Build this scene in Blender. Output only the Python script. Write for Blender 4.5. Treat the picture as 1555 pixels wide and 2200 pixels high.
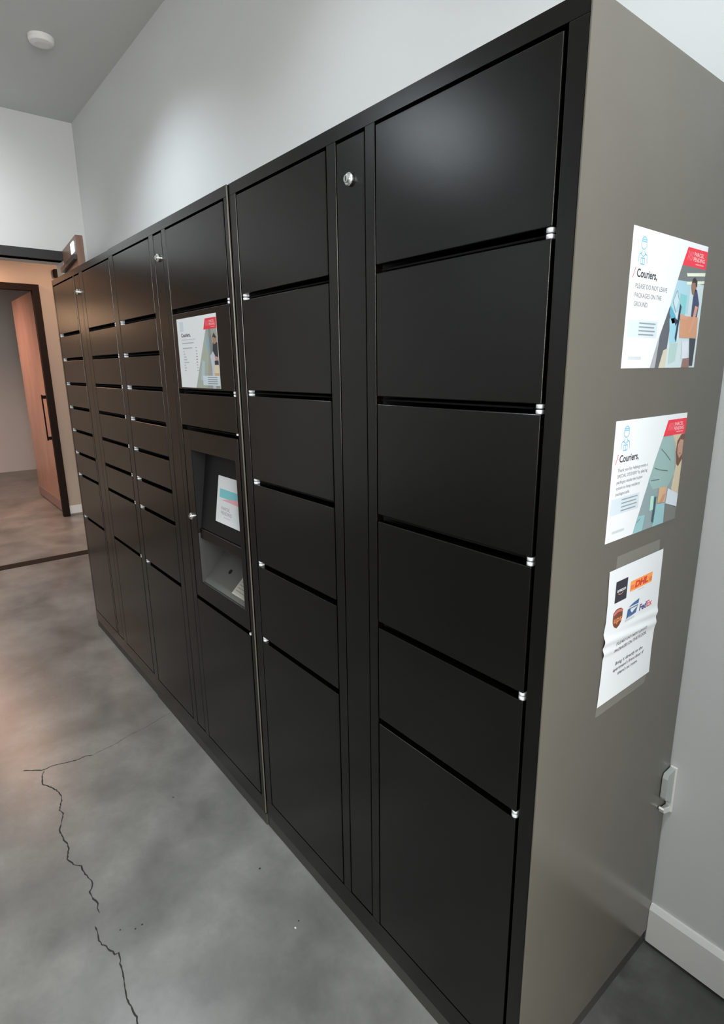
import bpy, bmesh, math
from mathutils import Vector, Matrix

for o in list(bpy.data.objects): bpy.data.objects.remove(o)
SC = bpy.context.scene
COL = SC.collection

# ---------------------------------------------------------------- camera
cam_d = bpy.data.cameras.new('camera'); cam = bpy.data.objects.new('camera', cam_d); COL.objects.link(cam)
RX = Vector((0.63622624, 0.77144625, -0.00931934))
DN = Vector((0.18111804, -0.16109154, -0.97017822))
FW = Vector((-0.74994162, 0.61556494, -0.2422135))
M = Matrix((( RX.x, -DN.x, -FW.x), (RX.y, -DN.y, -FW.y), (RX.z, -DN.z, -FW.z))).to_4x4()
M.translation = Vector((0.48857611, -0.77360502, 1.53104097))
cam.matrix_world = M
cam_d.sensor_fit = 'VERTICAL'; cam_d.sensor_height = 36.0
cam_d.lens = 1233.163 / 2200 * 36.0
cam_d.shift_x = -(795.138 - 777.5) / 2200
cam_d.shift_y = -(1100 - 1098.514) / 2200
cam_d.clip_start = 0.02
SC.camera = cam

# ---------------------------------------------------------------- world, lights, exposure
SC.view_settings.view_transform = 'Standard'; SC.view_settings.look = 'None'
SC.view_settings.gamma = 1.0; SC.view_settings.use_curve_mapping = False
SC.view_settings.exposure = 0.58
w = bpy.data.worlds.new('world'); SC.world = w; w.use_nodes = True
w.node_tree.nodes['Background'].inputs[0].default_value = (0.85, 0.92, 1.0, 1)
w.node_tree.nodes['Background'].inputs[1].default_value = 0.6

def area(name, loc, to, sx, sy, power, col, spread=180):
    l = bpy.data.lights.new(name, 'AREA'); l.shape = 'RECTANGLE'; l.size = sx; l.size_y = sy
    l.energy = power; l.color = col; l.spread = math.radians(spread)
    o = bpy.data.objects.new(name, l); COL.objects.link(o); o.location = loc
    o.rotation_euler = (Vector(to) - Vector(loc)).to_track_quat('-Z', 'Y').to_euler(); return o
def spot(name, loc, to, power, col, ang, blend=1.0, rad=0.05):
    l = bpy.data.lights.new(name, 'SPOT'); l.energy = power; l.color = col
    l.spot_size = math.radians(ang); l.spot_blend = blend; l.shadow_soft_size = rad
    o = bpy.data.objects.new(name, l); COL.objects.link(o); o.location = loc
    o.rotation_euler = (Vector(to) - Vector(loc)).to_track_quat('-Z', 'Y').to_euler(); return o

area('daylight_right_window', (3.12, -0.9, 2.0), (0, -0.9, 2.0), 2.1, 1.7, 190, (1.0, 0.98, 0.945))
DOWN = [(-2.75, -0.18), (-1.1, -0.18), (0.55, -0.18), (-2.9, -2.7), (-0.6, -2.7)]
DOWN_P = [66, 36, 78, 24, 4]
for (x, y), p in zip(DOWN, DOWN_P):
    near = x > 0        # the one over the near end is tilted at the wall
    spot('downlight_beam', (x, y, 3.26), (0.05, 0.45, 1.75) if near else (x, y + (0.12 if y > -0.3 else 0), 0), p, (0.84, 0.94, 1.0), (84 if near else 130) if y > -1 else 172, 1.0 if y > -1 else 0.3, 0.06 if y > -1 else 0.16)
WALL_FILL = [((-3.75, -0.75, 3.27), (-4.6, -0.55, 2.1), 60), ((-3.4, -3.75, 3.27), (-3.4, -4.5, 1.9), 55), ((-1.4, -3.75, 3.27), (-1.4, -4.5, 1.9), 45)]
for a_, b_, p_ in WALL_FILL: spot('added_wall_fill', a_, b_, p_, (0.93, 0.97, 1.0), 120, 1.0, 0.05)  # unseen lamps added to brighten the left and front walls
spot('vestibule_beam', (-6.03, -0.25, 2.66), (-6.0, -0.1, 0), 58, (1.0, 0.58, 0.38), 168, 1.0, 0.06)
spot('vestibule_fill_side', (-5.2, 1.0, 2.66), (-5.5, 0.9, 0), 28, (1.0, 0.56, 0.36), 178, 0.3, 0.06)  # extra lamp added to brighten the tan vestibule wall
spot('vestibule_beam_rear', (-7.4, -0.5, 2.66), (-7.4, -0.2, 0), 170, (1.0, 0.62, 0.48), 150, 1.0, 0.06)

# ---------------------------------------------------------------- materials
MATS = {}
def nodemat(name, col, rough=0.5, metal=0.0, spec=0.5, emit=None, es=0.0):
    if name in MATS: return MATS[name]
    m = bpy.data.materials.new(name); m.use_nodes = True; b = m.node_tree.nodes['Principled BSDF']
    b.inputs['Base Color'].default_value = (*col, 1); b.inputs['Roughness'].default_value = rough
    b.inputs['Metallic'].default_value = metal; b.inputs['Specular IOR Level'].default_value = spec
    if emit: b.inputs['Emission Color'].default_value = (*emit, 1); b.inputs['Emission Strength'].default_value = es
    MATS[name] = m; return m
def noise_var(m, scale, amt, bump=0.0, bscale=400, detail=4, rvar=0.0):
    nt = m.node_tree; b = nt.nodes['Principled BSDF']; tc = nt.nodes.new('ShaderNodeTexCoord')
    g = nt.nodes.new('ShaderNodeNewGeometry')
    n = nt.nodes.new('ShaderNodeTexNoise'); n.inputs['Scale'].default_value = scale; n.inputs['Detail'].default_value = detail
    nt.links.new(g.outputs['Position'], n.inputs['Vector'])
    c = b.inputs['Base Color'].default_value[:3]
    r = nt.nodes.new('ShaderNodeValToRGB'); r.color_ramp.elements[0].position = 0.3; r.color_ramp.elements[1].position = 0.7
    r.color_ramp.elements[0].color = (*[v * (1 - amt) for v in c], 1); r.color_ramp.elements[1].color = (*[min(1, v * (1 + amt)) for v in c], 1)
    nt.links.new(n.outputs['Fac'], r.inputs[0]); nt.links.new(r.outputs[0], b.inputs['Base Color'])
    if bump:
        n2 = nt.nodes.new('ShaderNodeTexNoise'); n2.inputs['Scale'].default_value = bscale; n2.inputs['Detail'].default_value = 2
        nt.links.new(g.outputs['Position'], n2.inputs['Vector'])
        bp = nt.nodes.new('ShaderNodeBump'); bp.inputs['Strength'].default_value = bump; bp.inputs['Distance'].default_value = 0.001
        nt.links.new(n2.outputs['Fac'], bp.inputs['Height']); nt.links.new(bp.outputs['Normal'], b.inputs['Normal'])
    if rvar:
        mr = nt.nodes.new('ShaderNodeMapRange'); r0 = b.inputs['Roughness'].default_value
        mr.inputs['To Min'].default_value = r0 - rvar; mr.inputs['To Max'].default_value = r0 + rvar
        nt.links.new(n.outputs['Fac'], mr.inputs['Value']); nt.links.new(mr.outputs[0], b.inputs['Roughness'])
    return m

paint = noise_var(nodemat('bronze_black_powder_coat', (0.0014, 0.0012, 0.0009), 0.22, 0.0, 0.40), 6, 0.06, 0.08, 900)
side_paint = noise_var(nodemat('satin_taupe_side_paint', (0.110, 0.101, 0.083), 0.22, 0.0, 0.5), 3, 0.05, 0.06, 900)
plinthm = nodemat('plinth_paint', (0.045, 0.044, 0.040), 0.6)
inner = nodemat('unlit_black_steel', (0.008, 0.008, 0.008), 0.8, 0.0, 0.2)
recess = noise_var(nodemat('grey_steel_recess', (0.040, 0.041, 0.038), 0.55), 8, 0.06)
glass_black = nodemat('black_screen_glass', (0.006, 0.006, 0.007), 0.55, 0.0, 0.25)
chrome = nodemat('polished_chrome', (0.85, 0.86, 0.88), 0.18, 1.0)
keyhole = nodemat('keyhole_black', (0.01, 0.01, 0.01), 0.6)
pinm = nodemat('white_nylon_bush', (0.72, 0.76, 0.80), 0.35)
wallm = noise_var(nodemat('matte_grey_white_wall_paint', (0.60, 0.61, 0.61), 0.75), 1.5, 0.015, 0.12, 700)
ceilm = noise_var(nodemat('matte_ceiling_paint', (0.58, 0.59, 0.57), 0.85), 1.5, 0.02)
trimw = nodemat('white_satin_trim_paint', (0.72, 0.71, 0.69), 0.4)
blackm = nodemat('black_metal_trim', (0.012, 0.012, 0.015), 0.4)
woodm = nodemat('stained_wood', (0.17, 0.085, 0.055), 0.35)
wood_pale = nodemat('rose_brown_wood', (0.36, 0.22, 0.17), 0.32)
rubber = nodemat('dark_rubber', (0.014, 0.009, 0.007), 0.8, 0.0, 0.12)
whitep = nodemat('white_plastic', (0.80, 0.80, 0.77), 0.3)
clearp = nodemat('frosted_plastic', (0.45, 0.48, 0.46), 0.25)
paper = nodemat('white_paper', (0.78, 0.81, 0.84), 0.6)
lamp_on = nodemat('lit_lamp_lens', (0.9, 0.9, 0.9), 0.4, emit=(0.9, 0.96, 1.0), es=12)
lamp_warm = nodemat('lit_warm_lens', (0.9, 0.8, 0.6), 0.4, emit=(1.0, 0.62, 0.36), es=6)
plate_face = nodemat('bright_plate_face', (0.85, 0.95, 1.0), 0.3, emit=(0.85, 0.95, 1.0), es=0.9)

# wood grain
for m, s in ((woodm, 1.0), (wood_pale, 0.7)):
    nt = m.node_tree; b = nt.nodes['Principled BSDF']; g = nt.nodes.new('ShaderNodeNewGeometry')
    mp = nt.nodes.new('ShaderNodeMapping'); mp.inputs['Scale'].default_value = (14, 14, 1.2)
    n = nt.nodes.new('ShaderNodeTexNoise'); n.inputs['Scale'].default_value = 2.5; n.inputs['Detail'].default_value = 6
    nt.links.new(g.outputs['Position'], mp.inputs[0]); nt.links.new(mp.outputs[0], n.inputs['Vector'])
    c = b.inputs['Base Color'].default_value[:3]; r = nt.nodes.new('ShaderNodeValToRGB')
    r.color_ramp.elements[0].position = 0.3; r.color_ramp.elements[1].position = 0.72
    r.color_ramp.elements[0].color = (*[v * (1 - .25 * s) for v in c], 1); r.color_ramp.elements[1].color = (*[v * (1 + .2 * s) for v in c], 1)
    nt.links.new(n.outputs['Fac'], r.inputs[0]); nt.links.new(r.outputs[0], b.inputs['Base Color'])

# polished concrete
def concrete():
    m = bpy.data.materials.new('polished_grey_concrete'); m.use_nodes = True; nt = m.node_tree; L = nt.links
    b = nt.nodes['Principled BSDF']; g = nt.nodes.new('ShaderNodeNewGeometry')
    def nz(scale, det, rough=0.5, dist=0.0):
        n = nt.nodes.new('ShaderNodeTexNoise'); n.inputs['Scale'].default_value = scale; n.inputs['Detail'].default_value = det
        n.inputs['Roughness'].default_value = rough; n.inputs['Distortion'].default_value = dist
        L.new(g.outputs['Position'], n.inputs['Vector']); return n
    a = nz(2.6, 4, 0.5, 0.3); c = nz(9, 6, 0.6, 0.2); d = nz(60, 5, 0.65)
    r = nt.nodes.new('ShaderNodeValToRGB'); e = r.color_ramp.elements
    e[0].position = 0.30; e[0].color = (0.100, 0.100, 0.094, 1); e[1].position = 0.62; e[1].color = (0.190, 0.188, 0.177, 1)
    L.new(a.outputs['Fac'], r.inputs[0])
    def mult(src, n, lo, hi):
        mr = nt.nodes.new('ShaderNodeMapRange'); mr.inputs['From Min'].default_value = 0.3; mr.inputs['From Max'].default_value = 0.7
        mr.inputs['To Min'].default_value = lo; mr.inputs['To Max'].default_value = hi; L.new(n.outputs['Fac'], mr.inputs['Value'])
        vm = nt.nodes.new('ShaderNodeVectorMath'); vm.operation = 'SCALE'; L.new(src, vm.inputs[0]); L.new(mr.outputs[0], vm.inputs['Scale'])
        return vm.outputs[0]
    o = mult(r.outputs[0], c, 0.86, 1.12); o = mult(o, d, 0.95, 1.05)
    # shade and blotches of the nook right of the lockers, painted in, ragged edge
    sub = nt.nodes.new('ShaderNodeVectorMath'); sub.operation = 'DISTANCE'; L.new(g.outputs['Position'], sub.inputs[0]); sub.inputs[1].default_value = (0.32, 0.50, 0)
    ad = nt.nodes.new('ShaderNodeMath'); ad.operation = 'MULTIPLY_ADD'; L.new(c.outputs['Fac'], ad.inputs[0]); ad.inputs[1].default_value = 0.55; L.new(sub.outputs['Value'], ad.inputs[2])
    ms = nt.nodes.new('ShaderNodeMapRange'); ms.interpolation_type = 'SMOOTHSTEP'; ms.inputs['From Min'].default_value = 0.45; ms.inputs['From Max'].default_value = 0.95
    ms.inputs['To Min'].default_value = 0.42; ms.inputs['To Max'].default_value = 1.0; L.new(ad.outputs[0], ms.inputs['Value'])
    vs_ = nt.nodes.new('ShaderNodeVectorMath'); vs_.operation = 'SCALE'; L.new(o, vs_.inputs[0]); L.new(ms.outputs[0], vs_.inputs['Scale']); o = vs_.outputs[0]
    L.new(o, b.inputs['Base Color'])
    mr = nt.nodes.new('ShaderNodeMapRange'); mr.inputs['To Min'].default_value = 0.27; mr.inputs['To Max'].default_value = 0.33
    L.new(a.outputs['Fac'], mr.inputs['Value']); L.new(mr.outputs[0], b.inputs['Roughness'])
    bp = nt.nodes.new('ShaderNodeBump'); bp.inputs['Strength'].default_value = 0.0; bp.inputs['Distance'].default_value = 0.002
    L.new(d.outputs['Fac'], bp.inputs['Height']); L.new(bp.outputs['Normal'], b.inputs['Normal'])
    return m
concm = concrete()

# ---------------------------------------------------------------- builders
class MB:
    def __init__(s): s.v = []; s.f = []; s.mi = []; s.mats = []
    def _m(s, mat):
        if mat not in s.mats: s.mats.append(mat)
        return s.mats.index(mat)
    def add(s, vs, fs, mat):
        k = len(s.v); i = s._m(mat); s.v += [Vector(p) for p in vs]
        for f in fs: s.f.append([k + a for a in f]); s.mi.append(i)
        return s
    def frombm(s, bm, mat):
        bm.verts.index_update(); s.add([v.co.copy() for v in bm.verts], [[v.index for v in f.verts] for f in bm.faces], mat); bm.free(); return s
    def box(s, x0, x1, y0, y1, z0, z1, mat, bev=0.0, seg=2):
        bm = bmesh.new(); bmesh.ops.create_cube(bm, size=1)
        for v in bm.verts:
            v.co = Vector(((x0 + x1) / 2 + v.co.x * (x1 - x0), (y0 + y1) / 2 + v.co.y * (y1 - y0), (z0 + z1) / 2 + v.co.z * (z1 - z0)))
        if bev: bmesh.ops.bevel(bm, geom=bm.edges[:], offset=bev, segments=seg, affect='EDGES', profile=0.5)
        return s.frombm(bm, mat)
    def lathe(s, prof, c, axis, mat, n=28):
        ax = Vector(axis).normalized(); a = ax.orthogonal().normalized(); b = ax.cross(a); vs = []; fs = []
        for r, h in prof:
            for i in range(n):
                t = 2 * math.pi * i / n; vs.append(Vector(c) + ax * h + a * (r * math.cos(t)) + b * (r * math.sin(t)))
        for k in range(len(prof) - 1):
            for i in range(n):
                j = (i + 1) % n; fs.append([k * n + i, k * n + j, (k + 1) * n + j, (k + 1) * n + i])
        fs.append(list(range(n))[::-1]); fs.append([(len(prof) - 1) * n + i for i in range(n)])
        return s.add(vs, fs, mat)
    def prism(s, pts, d, mat):      # polygon of 3D points extruded by vector d
        n = len(pts); d = Vector(d); p = [Vector(q) for q in pts]
        return s.add(p + [q + d for q in p], [list(range(n))[::-1], list(range(n, 2 * n))] + [[i, (i + 1) % n, n + (i + 1) % n, n + i] for i in range(n)], mat)
    def build(s, name, parent=None, smooth=False):
        org = Vector(parent['_o']) if parent is not None and '_o' in parent else Vector((0, 0, 0))
        me = bpy.data.meshes.new(name); me.from_pydata([tuple(v - org) for v in s.v], [], s.f)
        for m in s.mats: me.materials.append(m)
        me.polygons.foreach_set('material_index', s.mi)
        bm = bmesh.new(); bm.from_mesh(me); bmesh.ops.recalc_face_normals(bm, faces=bm.faces[:]) if not getattr(s, 'flat', False) else None
        bm.to_mesh(me); bm.free()
        if smooth:
            for p in me.polygons: p.use_smooth = True
        o = bpy.data.objects.new(name, me); COL.objects.link(o)
        if parent is not None: o.parent = parent
        o['_o'] = tuple(org)
        return o
def tag(o, label, cat, group=None):
    o['label'] = label; o['category'] = cat
    if group: o['group'] = group
    return o
def thing(name, loc, label, cat, group=None):
    o = bpy.data.objects.new(name, None); COL.objects.link(o); o.location = loc; o['_o'] = tuple(loc); o.empty_display_size = 0.1
    return tag(o, label, cat, group)
def struct(o): o['kind'] = 'structure'; return o
def B(*a, **k): return MB().box(*a, **k)

# ---------------------------------------------------------------- structure
FX0, FX1, FY0, WY, H = -4.60, 3.2, -4.5, 0.592, 3.30
VX, VY0, VY1, VH = -10.0, -2.6, 2.0, 2.72
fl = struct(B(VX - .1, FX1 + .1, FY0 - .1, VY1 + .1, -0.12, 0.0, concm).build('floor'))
struct(B(FX0, FX1, FY0, WY + .1, H, H + .1, ceilm).build('ceiling'))
struct(B(FX0, FX1 + .1, WY, WY + .12, 0, H + .1, wallm).build('wall_back'))
struct(B(1.15, 1.27, -0.25, WY, 0, H, wallm).build('added_shade_wall'))  # unseen wall added to shade the nook beside the lockers
# left wall with the wide opening
OY0, OY1, OZ, TX = -2.2, 0.416, 2.34, -4.83
m = MB(); m.box(TX, FX0, OY1, WY + .12, 0, H + .1, wallm); m.box(TX, FX0, OY0, OY1, OZ, H + .1, wallm); m.box(TX, FX0, FY0, OY0, 0, H + .1, wallm)
struct(m.build('wall_left'))
# right wall and front wall with windows
def wall_win(name, ax, pos, a0, a1, w0, w1, z0, z1, thick):
    m = MB()
    def bb(a, b, c, d):
        if ax == 'x': m.box(pos, pos + thick, a, b, c, d, wallm)
        else: m.box(a, b, pos - thick, pos, c, d, wallm)
    bb(a0, w0, 0, H); bb(w1, a1, 0, H); bb(w0, w1, 0, z0); bb(w0, w1, z1, H)
    return struct(m.build(name))
wall_win('wall_right', 'x', FX1, FY0, WY, -2.0, 0.2, 1.1, 2.9, 0.1)
struct(B(FX0, FX1 + .1, FY0 - .1, FY0, 0, H + .1, wallm).build('wall_front'))
glassm = bpy.data.materials.new('window_glass'); glassm.use_nodes = True
gb = glassm.node_tree.nodes['Principled BSDF']; gb.inputs['Transmission Weight'].default_value = 1; gb.inputs['Roughness'].default_value = 0; gb.inputs['IOR'].default_value = 1.05
def window(name, ax, pos, w0, w1, z0, z1):
    m = MB(); t = 0.05; mid = (w0 + w1) / 2
    for a, b, c, d in ((w0, w0 + t, z0, z1), (w1 - t, w1, z0, z1), (w0 + t, w1 - t, z0, z0 + t), (w0 + t, w1 - t, z1 - t, z1), (mid - t / 2, mid + t / 2, z0 + t, z1 - t)):
        if ax == 'x': m.box(pos + .03, pos + .08, a, b, c, d, blackm)
        else: m.box(a, b, pos - .08, pos - .03, c, d, blackm)
    f = struct(m.build(name)); g = MB()
    for a, b in ((w0 + t, mid - t / 2), (mid + t / 2, w1 - t)):
        if ax == 'x': g.box(pos + .052, pos + .058, a, b, z0 + t, z1 - t, glassm)
        else: g.box(a, b, pos - .058, pos - .052, z0 + t, z1 - t, glassm)
    g.build('window_pane', f)
window('window_1', 'x', FX1, -2.0, 0.2, 1.1, 2.9)
# baseboards: top bevel like the photograph's
def baseboard(name, x0, x1, y, mat=trimw, hgt=0.131, z0=0.012):
    prof = [(y, z0), (y - .014, z0), (y - .014, hgt - .014), (y - .006, hgt), (y, hgt)]
    m = MB(); m.prism([(x0, a, b) for a, b in prof], (x1 - x0, 0, 0), mat); return struct(m.build(name))
baseboard('baseboard_right', 0.004, 1.15, WY)
baseboard('baseboard_left', FX0, -3.14, WY)
# vestibule beyond the opening
tanm = nodemat('tan_wall_paint', (0.42, 0.345, 0.275), 0.7)
m = MB(); m.box(-6.33, -6.30, 0.549, VY1, 0, VH, tanm); m.box(-6.33, -6.30, VY0, -0.62, 0, VH, tanm); m.box(-6.33, -6.30, -0.62, 0.549, 2.361, VH, tanm)
struct(m.build('wall_vestibule_far'))
struct(B(VX, TX, VY1, VY1 + .1, 0, VH, wallm).build('wall_vestibule_back'))
struct(B(VX, TX, VY0 - .1, VY0, 0, VH, wallm).build('wall_vestibule_front'))
struct(B(VX - .1, VX, VY0, VY1, 0, VH, wallm).build('wall_vestibule_end'))
struct(B(VX, TX, VY0, VY1, VH, VH + .1, ceilm).build('ceiling_vestibule'))
m = MB(); m.box(-6.30, -6.286, 0.552, VY1, 0.016, 0.105, trimw, 0.003); struct(m.build('baseboard_vestibule'))
# black header over the opening and the dark groove across the floor
struct(B(FX0 - .10, FX0 + 0.012, OY0, OY1, OZ, 2.406, blackm, 0.002).build('trim_1'))
struct(B(-4.822, -4.702, OY0, OY1, -0.002, 0.003, rubber).build('trim_2'))

# floor cracks and specks, parts of the floor slab
crackm = nodemat('crack_dark', (0.018, 0.017, 0.015), 0.9)
specl = nodemat('chip_light', (0.6, 0.6, 0.58), 0.6)
import random
random.seed(4)
def crack(pts, w0):
    # jitter and resample, ribbon just above the slab
    P = []
    for (a, b) in zip(pts[:-1], pts[1:]):
        a = Vector((*a, 0)); b = Vector((*b, 0)); n = max(2, int((b - a).length / 0.008)); d = (b - a); nrm = Vector((-d.y, d.x, 0)).normalized()
        for i in range(n):
            P.append(a + d * (i / n) + nrm * random.uniform(-1, 1) * 0.0012)
    P.append(Vector((*pts[-1], 0))); vs = []; fs = []
    for i, p in enumerate(P):
        d = (P[min(i + 1, len(P) - 1)] - P[max(i - 1, 0)]).normalized(); n = Vector((-d.y, d.x, 0))
        w = w0 * random.uniform(0.45, 1.3) * (0.3 if i in (0, len(P) - 1) else 1)
        vs += [p + n * w + Vector((0, 0, .0006)), p - n * w + Vector((0, 0, .0006))]
        if i: k = 2 * i; fs.append([k - 2, k - 1, k + 1, k])
    return vs, fs
CR1 = [(-1.90, -0.60), (-1.854, -0.544), (-1.852, -0.528), (-1.858, -0.511), (-1.85, -0.487), (-1.841, -0.456), (-1.829, -0.42), (-1.835, -0.388), (-1.821, -0.363)]
CR1b = [(-1.821, -0.363), (-1.829, -0.336), (-1.832, -0.299), (-1.839, -0.26), (-1.86, -0.206), (-1.87, -0.13), (-1.90, -0.05), (-1.909, -0.004)]
CR2 = [(-1.846, -0.536), (-1.818, -0.549), (-1.763, -0.558), (-1.731, -0.54), (-1.694, -0.524), (-1.652, -0.516), (-1.619, -0.522), (-1.573, -0.538), (-1.547, -0.532), (-1.519, -0.541), (-1.473, -0.559), (-1.414, -0.558), (-1.386, -0.552), (-1.362, -0.555), (-1.322, -0.568), (-1.286, -0.557), (-1.263, -0.54), (-1.239, -0.541), (-1.179, -0.529), (-1.161, -0.533), (-1.147, -0.544), (-1.113, -0.543), (-1.087, -0.535), (-1.073, -0.542), (-1.051, -0.541)]
CR3 = [(-1.018, -0.564), (-0.988, -0.562), (-0.965, -0.566), (-0.948, -0.563), (-0.935, -0.555), (-0.921, -0.554), (-0.908, -0.545), (-0.897, -0.544), (-0.895, -0.534), (-0.877, -0.535), (-0.862, -0.541), (-0.832, -0.543), (-0.806, -0.548), (-0.761, -0.555), (-0.70, -0.55), (-0.62, -0.565)]
for pts, wd in ((CR1, .0022), (CR1b, .0008), (CR2, .0021), (CR3, .0018)):
    m = MB(); m.flat = True; m.add(*crack(pts, wd), crackm); c = m.build('crack', fl)
m = MB()
for (x, y), r in zip([(-0.889, -0.108), (-0.937, -0.458), (-0.936, -0.477), (-0.96, -0.511), (-1.372, -0.2), (-0.66, -0.11)], (.0035, .003, .0025, .0022, .003, .0022)):
    m.lathe([(r, 0), (r * .6, .0012)], (x, y, 0), (0, 0, 1), crackm, 7)
m.build('pock_marks', fl)
B(-0.650, -0.645, -0.131, -0.127, 0, .0012, specl).build('chip', fl)

# ---------------------------------------------------------------- parcel lockers
DEP = 0.585; DT = 0.018
DBOT, DTOP = 0.115, 1.966
GAP_U1 = [1.718, 1.4665, 1.217, 0.967, 0.7205]
GAP_U2 = [1.716, 1.590, 1.463, 1.336, 1.2095, 1.083, 0.9575, 0.707]
GH = 0.008      # half of the black slot between doors

def pin(parent, x, z, yo):
    m = MB(); m.lathe([(.0050, -.0034), (.0068, -.0028), (.0068, .0028), (.0050, .0034)], (x, yo + .0075, z), (0, 0, 1), pinm, 20)
    m.box(x - .0055, x + .0055, yo + .0080, yo + .016, z - .0028, z + .0028, pinm, .0006); m.build('hinge_pin', parent, True)
def lock(parent, x, z, yo):
    m = MB(); m.lathe([(.0125, 0), (.0125, .004), (.0112, .0065), (.0095, .0075)], (x, yo, z), (0, -1, 0), chrome, 32)
    m.lathe([(.0075, .0070), (.0075, .0105), (.0066, .0115)], (x, yo, z), (0, -1, 0), chrome, 28); lk = m.build('lock', parent, False)
    lk['label'] = 'chrome round key lock'
    B(x - .0009, x + .0009, yo - .0122, yo - .0113, z - .0042, z + .0042, keyhole).build  # keyhole modelled below
    k = MB(); k.box(x - .0010, x + .0010, yo - .0119, yo - .0110, z - .0042, z + .0042, keyhole); lk2 = k
    lk2.build('keyhole', parent)

def unit(name, x0, x1, colL, colR, svc, gapsL, gapsR, label, yo=0.0, kiosk=None, last=False):
    t = thing(name, ((x0 + x1) / 2, DEP / 2, 0), label, 'parcel locker')
    # carcass: sides, top, base, back, stiles, top rail, partitions and shelf edges
    m = MB(); s = .0025
    m.box(x0, x0 + .012, yo + .019, DEP, .047, 2.0, paint); m.box(x1 - .012, x1, yo + .019, DEP, .047, 2.0, paint)
    m.box(x0 + .012, x1 - .012, yo + s, DEP - .002, 1.985, 1.9995, paint); m.box(x0 + .012, x1 - .012, DEP - .012, DEP - .001, .048, 1.985, inner)
    FT = .020
    cx0, cx1 = x0, x1
    m.box(cx0, cx1, yo + .0002, yo + FT, DTOP + .0065, 1.9998, paint); m.box(cx0, cx1, yo + .0002, yo + FT, .047, DBOT - .004, paint)
    edges = sorted([colL, colR] + ([svc] if svc else [])); xs = [cx0]
    gL, gR = colL, colR
    hol = []
    hol.append((colL[0] - .006, colL[1] + .004)); 
    if svc: hol.append((svc[0] - .004, svc[1] + .003))
    hol.append((colR[0] - .004, colR[1] + .007))
    prev = cx0
    for a, b in hol:
        if a > prev + .002: m.box(prev, a, yo + .0002, yo + FT, DBOT - .004, DTOP + .0065, paint, .0012)
        prev = b
    if cx1 > prev + .002: m.box(prev, cx1, yo + .0002, yo + FT, DBOT - .004, DTOP + .0065, paint, .0012)
    for (a, b), gs in ((hol[0], gapsL), (hol[-1], gapsR)):
        for z in gs: m.box(a, b, yo + .017, DEP - .02, z - .0015, z + .0015, inner)
        m.box(a - .002, a, yo + FT, DEP - .02, DBOT, DTOP, inner); m.box(b, b + .002, yo + FT, DEP - .02, DBOT, DTOP, inner)
    m.build('cabinet_frame', t)
    B(x0 + .001, x1 - .001, yo + .0035, DEP - .004, .0, .0465, plinthm, .001).build('plinth', t)
    def doors(c, gs, side, skip=None):
        zs = [DTOP] + list(gs) + [DBOT]
        for i in range(len(zs) - 1):
            if skip == i: continue
            top = zs[i] - (0 if i == 0 else GH); bot = zs[i + 1] + (GH if i < len(zs) - 2 else 0)
            d = B(c[0], c[1], yo, yo + DT, bot, top, paint, .0016, 3).build('door', t)
            xh = c[1] - .006 if side > 0 else c[0] + .006
            if i < len(zs) - 2: pin(d, xh, bot - .0037, yo)
            if i > 0: pin(d, xh, top + .0037, yo)
    doors(colL, gapsL, -1); doors(colR, gapsR, 1, kiosk)
    if svc:
        sd = B(svc[0], svc[1], yo + .0006, yo + DT, DBOT, DTOP, paint, .0014, 3).build('service_door', t)
        lock(sd, (svc[0] + svc[1]) / 2, 1.893, yo)
    return t

U = []
# boundaries (right to left): 0, -1.027, -2.084, -3.123
U.append(unit('parcel_locker', -1.0255, -0.0, (-0.986, -0.590), (-0.428, -0.037), (-0.551, -0.463), GAP_U1, GAP_U1,
      'dark parcel locker unit nearest the camera, largest doors, notices on its grey side'))
U.append(unit('parcel_locker', -2.083, -1.0300, (-2.030, -1.630), (-1.472, -1.058), (-1.583, -1.511), GAP_U2, [1.716, 1.461, 1.340, 0.712],
      'middle dark parcel locker unit with the recessed kiosk opening and a notice above it', yo=-0.004, kiosk=3))
U.append(unit('parcel_locker', -3.123, -2.0855, (-3.094, -2.688), (-2.510, -2.108), (-2.660, -2.573), GAP_U2, GAP_U2,
      'farthest dark parcel locker unit at the left end, beside the wooden door'))
# side gable panel of the near unit
u1, u2 = U[0], U[1]
m = MB(); m.box(0.0005, 0.0035, 0.0, DEP + .003, .050, 2.0005, side_paint, .0008); sp = m.build('side_panel', u1)

# kiosk of the middle unit
B(-1.0302, -1.0287, -.0050, -.0008, .052, 1.998, side_paint, .0008).build('lit_edge_strip', u2)['label'] = 'thin pale strip standing for the lit seam edge'  # pale strip added for the light caught along the unit's edge
yo = -0.004
KX0, KX1, KZ0, KZ1 = -1.468, -1.058, 0.720, 1.332
OX0, OX1, OZ0, OZ1 = -1.414, -1.084, 0.783, 1.265
m = MB()
KT = .003
m.box(KX0, OX0, yo, yo + KT, KZ0, KZ1, paint, .0008); m.box(OX1, KX1, yo, yo + KT, KZ0, KZ1, paint, .0008)
m.box(OX0 - .001, OX1 + .001, yo, yo + KT, OZ1, KZ1, paint, .0008); m.box(OX0 - .001, OX1 + .001, yo, yo + KT, KZ0, OZ0, paint, .0008)
kp = m.build('kiosk_panel', u2)
m = MB(); R = recess; shelfm = nodemat('grey_shelf_steel', (0.085, 0.087, 0.080), 0.5)
m.box(OX0 - .003, OX0, yo + .001, .16, OZ0 - .003, .968, R); m.box(OX0 - .003, OX0, yo + .001, .16, .968, OZ1 + .003, glass_black); m.box(OX1, OX1 + .003, yo + .001, .16, OZ0 - .003, OZ1 + .003, R)
m.box(OX0, OX1, yo + .001, .16, OZ1, OZ1 + .003, glass_black); m.box(OX0, OX1, yo + .001, .16, OZ0 - .003, OZ0, R)
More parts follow.
